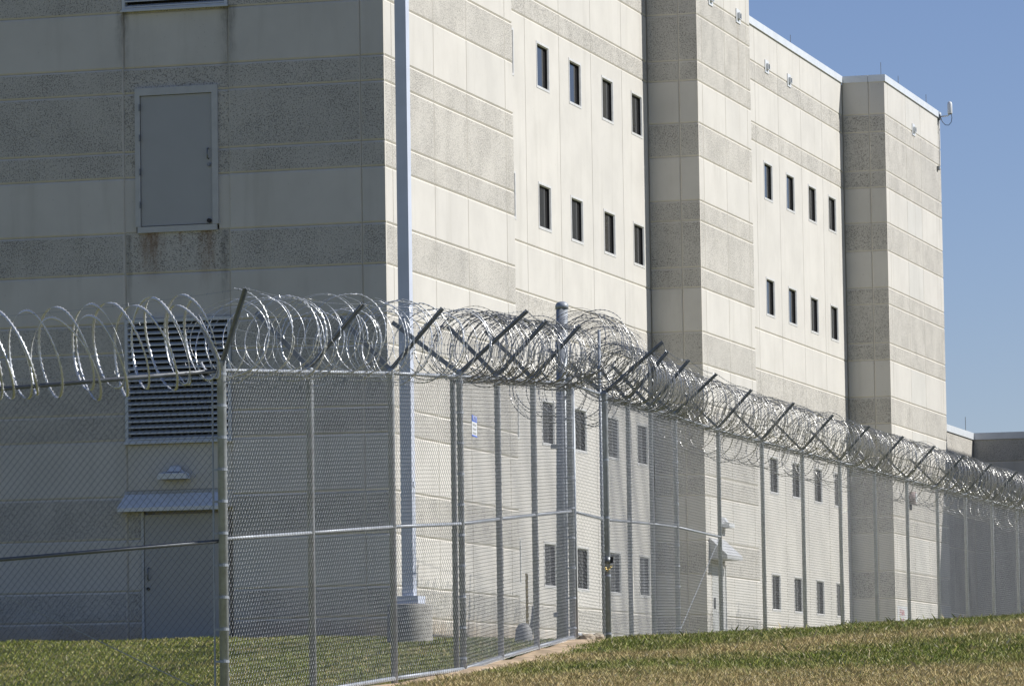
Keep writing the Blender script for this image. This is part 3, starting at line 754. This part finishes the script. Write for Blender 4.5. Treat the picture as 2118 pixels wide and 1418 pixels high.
# --- left run
fl = fence_root(PA, 'chain link fence run left of the near corner post with open diamonds', TA-FH_)
post(fl, PLq[0][0], PLq[0][1]-FH_, PLq[0][1]); post(fl, PLq[1][0], PLq[1][1]-FH_, PLq[1][1])
bar = PA+dl*.10
for (a, ta), (b, tb) in (((PA, TA), PLq[0]), (PLq[0], PLq[1])):
    rail(fl, a, b, ta-.02, tb-.02, .024, 'top_rail', 'galv_shaded'); rail(fl, a, b, ta-FH_*.505, tb-FH_*.505, .021, 'middle_rail', 'galv_shaded')
    aa = a+dl*(.10 if a is PA else 0)
    v, f = mesh_panel(aa, b, ta-FH_+.03, ta, tb-FH_+.03, tb, .0038)
    o = bpy.data.objects.new('wire_mesh', mesh_np('wire_mesh', v-np.array(fl.location), f, 'wire2', True)); link(o, fl); o['kind'] = 'stuff'
MB().tube(loc(fl, P3d(PLq[0][0], PLq[0][1]-FH_*.50), P3d(PA+dl*.05, TA-FH_+.12)), .006, 6).build('brace_rod', 'galv', fl)
# --- middle run
fm = fence_root(PA, 'steeply receding chain link fence run from the near corner post to the gate', TA-FH_)
post(fm, PA, TA-FH_, TA+.06, .050, True, 11, bar)
for (p, tt) in mid+mid2: post(fm, p, tt-FH_, tt)
post(fm, PB, TB-FH_, TB+.03, .040, True, 10)
PB2 = PB+np.array([-.085, .15]); post(fm, PB2, TB-FH_, TB, .036)
post(fm, PG, TG-FH_, TG+.03, .046, True, 9, PG-np.array([.075, .02]))
runm = [(PA, TA)]+mid+[(PB, TB)]+mid2+[(PG, TG)]
for (a, ta), (b, tb) in zip(runm[:-1], runm[1:]):
    rail(fm, a, b, ta-.02, tb-.02, .021, 'top_rail'); rail(fm, a, b, ta-FH_*.5, tb-FH_*.5, .021, 'middle_rail'); rail(fm, a, b, ta-FH_+BT, tb-FH_+BT, .026, 'bottom_rail')
    bay(fm, a, b, ta, tb)
armsA = [arm(fm, PA, TA, (.30, -.45), .80, .075), arm(fm, PA, TA, (-.28, .40), .58, .07)]
tipsR = [armsA[0]]; tipsL = [armsA[1]]
for i, (p, tt) in enumerate(runm[1:-1]):
    pr = perp(runm[i][0], runm[i+2][0]); big = 1.32 if p is PB else 1.0
    tipsR.append(arm(fm, p, tt, pr*.66*big, .70*(1.06 if big > 1 else 1))); tipsL.append(arm(fm, p, tt, -pr*.64*big, .66))
barbed(fm, tipsR); barbed(fm, tipsL)
root3 = lambda T, z: [t_*np.array([.5, .5, .5])+np.array([*r_[0], r_[1]])*.5 for t_, r_ in zip(T, runm)]
barbed(fm, [.5*(t_+P3d(*r_)) for t_, r_ in zip(tipsR, runm)]); barbed(fm, [.5*(t_+P3d(*r_)) for t_, r_ in zip(tipsL, runm)])
# left run wires and arms of its own posts
lr = [np.array([-.62*dl[1], .62*dl[0]])]
tl = [arm(fl, PLq[0][0], PLq[0][1], (0.02, -.60), .70), arm(fl, PLq[0][0], PLq[0][1], (-.02, .60), .66)]
barbed(fl, [armsA[0], tl[0]]); barbed(fl, [armsA[1], tl[1]])
barbed(fl, [P3d(PA, TA+.10), P3d(PLq[0][0], PLq[0][1]+.10)])
# --- run between gate and the bend
fr_ = fence_root(P50, 'short chain link fence run from the chained gate post to the bend', T50-FH_)
run3 = [(P50, T50)]+m3+[(P95, T95)]
post(fr_, P50, T50-FH_, T50, .045, True, 5)
for p, tt in m3: post(fr_, p, tt-FH_, tt, .036)
for (a, ta), (b, tb) in zip(run3[:-1], run3[1:]):
    rail(fr_, a, b, ta-.02, tb-.02, .021, 'top_rail'); rail(fr_, a, b, ta-FH_*.5, tb-FH_*.5, .021, 'middle_rail'); rail(fr_, a, b, ta-FH_+BT, tb-FH_+BT, .024, 'bottom_rail')
    bay(fr_, a, b, ta, tb)
t3r = []; t3l = []
for i, (p, tt) in enumerate(run3[:-1]):
    pr = perp(run3[0][0], run3[-1][0]); k = 1.32 if i == 0 else .95
    t3r.append(arm(fr_, p, tt, pr*.66*k, .72)); t3l.append(arm(fr_, p, tt, -pr*.62*k, .66))
# --- far run
ff = fence_root(P95, 'long chain link fence run with bare middle parallel to the building face', TF-FH_)
run4 = [(P95, T95)]+[(p, TF) for p in FAR]
post(ff, P95, T95-FH_, T95+.03, .042, True, 11)
for i, (p, tt) in enumerate(run4[1:]): post(ff, p, tt-FH_, tt, .036)
proto = None
for i, ((a, ta), (b, tb)) in enumerate(zip(run4[:-1], run4[1:])):
    rail(ff, a, b, ta-.02, tb-.02, .021, 'top_rail')
    if i == 0: rail(ff, a, b, ta-FH_*.5, tb-FH_*.5, .021, 'middle_rail')
    rail(ff, a, b, ta-FH_+BT, tb-FH_+BT, .022, 'bottom_rail')
    if i < 2: proto = bay(ff, a, b, ta, tb); pa = a
    else:
        o = proto.copy(); link(o, ff); o.location = (*(a-pa), 0)
t4r = []; t4l = []
for i, (p, tt) in enumerate(run4):
    pr = perp(run4[1][0], run4[-1][0]); k = 1.2 if i == 0 else 1.
    t4r.append(arm(ff, p, tt, pr*.60*k, .63, .05)); t4l.append(arm(ff, p, tt, -pr*.56*k, .58, .045))
barbed(ff, t3r+t4r); barbed(ff, t3l+t4l)
barbed(ff, [.5*(t_+P3d(*r_)) for t_, r_ in zip(t3r+t4r, run3[:-1]+run4)])
MB().tube(loc(ff, P3d(run4[1][0], TF-FH_*.5), P3d(P95+np.array([.03, 0]), T95-FH_+.15)), .006, 6).build('brace_rod', 'galv', ff)

# --- gate with its tall capped hinge post
gate = empty('gate', (PG[0], PG[1], TG-FH_), 0, 'tall chain link gate leaf chained shut between the slim post and the capped post', 'gate')
g0, tg0 = PG+np.array([.055, .25]), TG; g1 = at(1241, 812, 68.0)[:2]; tg1 = float(at(1241, 812, 68.0)[2])
rail(gate, g0, g1, tg0-.02, tg1-.02, .024, 'top_rail'); rail(gate, g0, g1, tg0-FH_*.5, tg1-FH_*.5, .021, 'middle_rail'); rail(gate, g0, g1, tg0-FH_+.1, tg1-FH_+.1, .022, 'bottom_rail')
v, f = mesh_panel(g0+perp(g0, g1)*.03, g1+perp(g0, g1)*.03, tg0-FH_+.08, tg0, tg1-FH_+.08, tg1)
o = bpy.data.objects.new('wire_mesh', mesh_np('wire_mesh', v-np.array(gate.location), f, 'wire', True)); link(o, gate); o['kind'] = 'stuff'
MB().tube(loc(gate, P3d(g0, tg0-FH_+.05), P3d(g0, tg0)), .022, 10).build('stile', 'galv', gate, True)
MB().tube(loc(gate, P3d(g1, tg1-FH_+.05), P3d(g1, tg1+.92)), .022, 10).build('stile', 'galv', gate, True)
armg = arm(gate, g1, tg1, (-.42, -.02), .40, .05)
cp = at(1162.5, 660, 66.9); cpz = float(at(1162, 632, 66.9)[2])
tall = empty('capped_post', (cp[0], cp[1], float(tz(cp[0], cp[1]))), 0, 'thick steel post with a domed cap standing above the razor wire', 'post')
hz = cpz-tall.location[2]
MB().tube([(-.075, 0, -.5), (0, 0, hz-.02)], .083, 24).build('shaft', 'galv', tall, True)
MB().tube([(0, 0, hz-.045), (0, 0, hz-.0), (0, 0, hz+.03), (0, 0, hz+.055), (0, 0, hz+.062)], .095, 24, radii=[.095, .095, .084, .05, .012]).build('cap', 'galv', tall, True)
for z in (.35, 2.75): MB().box(-.19, -.02, -.05, .03, z, z+.065).build('roller_bracket', 'galv', tall)

# chain and padlock
zc = float(at(1245, 1172, 68)[2]); ch = empty('chain', (P50[0], P50[1], zc), 0, 'short brass coloured chain looped round the gate post', 'chain')
def link_ring(p, d, up, parent):
    d = Vector(d).normalized(); up = Vector(up); sd = d.cross(up).normalized(); pts = []
    for k in range(11):
        a = 2*math.pi*k/10; pts.append(Vector(p)+d*math.cos(a)*.024+sd*math.sin(a)*.014)
    MB().tube(pts, .0052, 5, False).build('link', 'brass', parent, True)
A_, B_ = Vector((-.085, -.02, .045)), Vector((0, -.06, -.05)); C_ = Vector((.065, -.03, .02))
pts = [A_.lerp(B_, k/5) for k in range(5)]+[B_.lerp(C_, k/4) for k in range(5)]
for i in range(len(pts)-1):
    link_ring((pts[i]+pts[i+1])/2, pts[i+1]-pts[i], (0, 0, 1) if i % 2 else (0, 1, .2), ch)
MB().prism((0, -.065, -.06), (-.05, -.065, -.14), .03, .012).build('padlock', 'pinkgrey', ch)
la = empty('gate_latch', (P50[0], P50[1], zc+.10), 0, 'small dark latch box clamped on the chained gate post', 'latch')
MB().box(.035, .085, -.03, .03, -.04, .05).build('latch_box', 'black', la)
MB().tube([(0, 0, -.05), (0, 0, .05)], .053, 14).build('collar', 'steel', la, True)
MB().box(-.075, -.055, -.06, -.04, -.12, .08).build('latch_bar', 'galv', la)

# notice sign on the fence behind the second corner
sp = at(971, 883, 58.45); dsg = (mid2[0][0]-PB)/np.linalg.norm(mid2[0][0]-PB); yaw = math.atan2(dsg[1], dsg[0])
sg = empty('notice_sign', tuple(sp+np.array([.06, -.16, 0])), yaw, 'small blue and white notice sign wired to the fence mesh', 'sign')
mb = MB().box(-.19, .19, -.004, .0, -.13, .13).build('sign_board', 'white', sg)
MB().box(-.19, .19, -.0065, -.0045, .055, .13).build('header', 'blue', sg)
MB().box(-.19, .19, -.0065, -.0045, -.13, -.115).build('footer', 'blue', sg)
text('NOTICE', .085, 'white', (0, -.009, .092), (math.pi/2, 0, 0), sg, 1.05)
for z in (.018, -.035, -.085):
    for k in range(2): MB().box(-.13+.01*k, .13-.03*k, -.0062, -.0045, z-.014*k, z-.014*k+.008).build('print_line', 'grey', sg)

# ------------------------------------------------------------------ razor wire
pathL = [P3d(PLq[1][0], PLq[1][1]), P3d(PA+dl*.05, TA)]
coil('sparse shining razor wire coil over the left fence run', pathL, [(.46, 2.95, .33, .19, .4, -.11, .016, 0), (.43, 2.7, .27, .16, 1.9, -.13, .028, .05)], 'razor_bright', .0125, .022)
pathM = [P3d(*q) for q in runm]
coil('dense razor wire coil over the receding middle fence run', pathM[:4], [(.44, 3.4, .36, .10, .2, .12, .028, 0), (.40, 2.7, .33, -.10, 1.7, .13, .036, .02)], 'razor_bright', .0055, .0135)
coil('dense razor wire coil between the fence bend and the capped post', pathM[3:]+[pathM[-1]+np.array([0.05, .5, 0])], [(.44, 4.9, .36, .06, .9, .10, .015, 0), (.41, 4.2, .34, -.06, 2.2, .10, .02, .02)])
coil('tall bundle of razor wire riding over the gate', [P3d(PG+np.array([-.05, -.6]), TG+.08), P3d(g1+np.array([.05, .6]), tg1+.08)], [(.47, 5.2, .48, .04, .9, .10, .018, .16), (.42, 4.6, .40, -.04, 2.2, .10, .02, .26)])
coil('loose razor wire hanging inside behind the gate mesh', [P3d(PG+np.array([-.3, 1.0]), TG-.05), P3d(m3[0][0]+np.array([-.35, .3]), m3[0][1])], [(.46, 5.0, .10, .04, .9, .2, .04, -.1)])
path3 = [P3d(*q) for q in run3]
coil('dense razor wire coil over the short run right of the gate', path3, [(.44, 4.8, .36, .06, .9, .10, .016, .02), (.41, 4.3, .34, -.06, 2.2, .10, .02, 0)])
path4 = [P3d(*q) for q in run4]
coil('long razor wire coil over the far fence run', path4, [(.42, 5.0, .35, .05, .9, .10, .016, 0), (.39, 4.6, .33, -.05, 2.2, .10, .02, .02)])
off = np.array([*(-V[:2]*.30), -.12])
coil('low second razor wire coil hanging inside the far fence run', [p+off for p in path4], [(.36, 2.6, .05, .05, .5, .16, .04, 0)])

# ------------------------------------------------------------------ small things on the ground
def rock(name, c, r, label, cat, mat='rock', seed=0, sq=(1, 1, 1)):
    import bmesh
    bm = bmesh.new(); bmesh.ops.create_icosphere(bm, subdivisions=3, radius=1); rr = random.Random(seed)
    from mathutils import noise as mn
    for v in bm.verts:
        n = v.co.normalized(); k = 1+.35*mn.noise(n*1.4+Vector((seed*3.1, 0, 0)))+.12*mn.noise(n*4+Vector((0, seed, 0)))
        v.co = Vector((n.x*k*sq[0], n.y*k*sq[1], max(-.5, n.z*k)*sq[2]))*r
    me = bpy.data.meshes.new(name); bm.to_mesh(me); bm.free(); me.materials.append(M[mat])
    o = bpy.data.objects.new(name, me); o.location = c; link(o); tag(o, label, cat); return o
q = at(1213, 1322, 66.8); rock('stone', (q[0], q[1], float(tz(q[0], q[1]))+.04), .12, 'flat tan stone lying beside the gate post', 'stone', seed=3, sq=(1.15, .9, .62))
q = at(1236, 1322, 67.2); rock('stone', (q[0], q[1], float(tz(q[0], q[1]))+.04), .09, 'smaller tan stone touching the gate foot', 'stone', seed=5, sq=(1.1, .9, .75))
q = at(1000, 1391, 57.6); rock('stone', (q[0]+.02, q[1], float(tz(q[0], q[1]))+.01), .045, 'tiny dark stone on the soil strip under the fence', 'stone', 'rock', 8, (1.6, 1, .6))
q = at(1091, 1300, 78.0); e = empty('marker_post', (q[0], q[1], float(tz(q[0], q[1]))), 0, 'slim faded yellow marker post near the building wall', 'marker post')
MB().box(-.022, .022, -.02, .02, -.2, 1.12).build('stake', 'yellow', e)
q = at(1084, 1340, 66.5); zg = float(tz(q[0], q[1]))  # dark solid added in the outline of a shadow, no real fixture
e = empty('shadow_stand_in', (q[0], q[1], zg), 0, 'low dark grey rounded shape standing in for a shadow behind the fence mesh', 'pedestal')  # no real pedestal, added in place of a shadow
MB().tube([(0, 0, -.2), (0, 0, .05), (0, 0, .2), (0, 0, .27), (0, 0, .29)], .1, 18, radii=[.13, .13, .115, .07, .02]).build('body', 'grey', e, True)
MB().tube([(.09, 0, .1), (.13, 0, .3), (.16, 0, .52)], .035, 10).build('conduit', 'grey', e, True)  # thin upper end of the same shadow outline, no real conduit

# bare soil along the fence foot, outside the mesh
def soil_strip(path, w0, w1, side):
    n = 240; vs = []; fs = []
    path = [np.array(p) for p in path]; seg = [np.linalg.norm(b-a) for a, b in zip(path[:-1], path[1:])]; cum = np.r_[0, np.cumsum(seg)]
    rows = 7
    for i in range(n+1):
        s = cum[-1]*i/n; k = min(np.searchsorted(cum, s, 'right')-1, len(seg)-1); p = path[k]+(path[k+1]-path[k])*(s-cum[k])/seg[k]
        pr = perp(path[k], path[k+1]); w = w0+(w1-w0)*i/n+.10*math.sin(s*2.3)+.07*math.sin(s*7.1+1)+random.uniform(-.04, .04)
        for j in range(rows):
            o_ = -.15+(w+.15)*j/(rows-1); x, y = p+pr*o_; e_ = .02 if 0 < j < rows-1 else -.03
            vs.append((x, y, float(tz(x, y)+bumps(x, y))+e_+random.uniform(-.004, .004)))
    for i in range(n):
        for j in range(rows-1): a = i*rows+j; fs.append((a, a+1, a+rows+1, a+rows))
    o = bpy.data.objects.new('soil_strip', mesh_np('soil_strip', vs, fs, 'soil', True)); link(o); tag(o, 'bare tan soil strip along the foot of the receding fence', kind='structure')
soil_strip([PA, mid[0][0], mid[1][0], PB, PG, PG+(P50-PG)*.9], .18, .62, 1)

# ------------------------------------------------------------------ grass blades
def inside_fence(x, y):
    # negative inside / positive outside of the receding run
    xs = np.interp(y, [PA[1], mid[0][0][1], mid[1][0][1], PB[1], PG[1], P50[1], P95[1], 120], [PA[0], mid[0][0][0], mid[1][0][0], PB[0], PG[0], P50[0], P95[0], P95[0]+12])
    return x-xs
def blades(n, x0, x1, y0, y1, keep, hmin, hmax, label, name='grass'):
    x = rng.uniform(x0, x1, n); y = rng.uniform(y0, y1, n); k = keep(x, y); x = x[k]; y = y[k]; n = len(x)
    z = tz(x, y)+bumps(x, y)-.006
    cl = .55+.45*np.sin(x*3.1+np.sin(y*2.7)*2)*np.sin(y*2.3+x*1.1)
    h = (hmin+(hmax-hmin)*rng.random(n)**2.2)*(.75+.45*cl); a = rng.uniform(0, 6.283, n); ln = h*rng.uniform(.1, .9, n); w = rng.uniform(.0014, .0034, n)
    la = rng.uniform(0, 6.283, n)
    dx, dy = np.cos(a)*w, np.sin(a)*w; lx, ly = np.cos(la)*ln, np.sin(la)*ln
    V0 = np.stack([x-dx, y-dy, z], 1); V1 = np.stack([x+dx, y+dy, z], 1); V2 = np.stack([x+lx*.35+dx*.7, y+ly*.35+dy*.7, z+h*.62], 1); V3 = np.stack([x+lx, y+ly, z+h], 1)
    v = np.stack([V0, V1, V2, V3], 1).reshape(-1, 3); i = np.arange(n)*4
    f = np.concatenate([np.stack([i, i+1, i+2], 1), np.stack([i, i+2, i+3], 1)])
    me = mesh_np(name, v, f, 'blade'); at_ = me.attributes.new('rnd', 'FLOAT', 'POINT'); at_.data.foreach_set('value', np.repeat(rng.random(n), 4).astype(np.float32))
    o = bpy.data.objects.new(name, me); link(o); tag(o, label, 'grass', kind='stuff')
def view_ok(x, y): return (np.abs(x/y) < .118)
blades(700000, -2.2, 9.6, 51.5, 74.5, lambda x, y: view_ok(x, y) & (inside_fence(x, y) > .30+.25*rng.random(len(x))) & (y < 71+x*.5) & ((y-52) < 30-rng.random(len(x))*8), .02, .085, 'mixed green and straw grass blades on the slope outside the fence')
blades(420000, -9.2, 1.2, 54, 74.6, lambda x, y: view_ok(x, y) & (inside_fence(x, y) < -.12), .015, .062, 'short green grass blades on the lawn inside the fence')
blades(900, 0.8, 9.4, 55, 72, lambda x, y: view_ok(x, y) & (inside_fence(x, y) > .5), .10, .18, 'scattered taller grass blades standing above the slope')
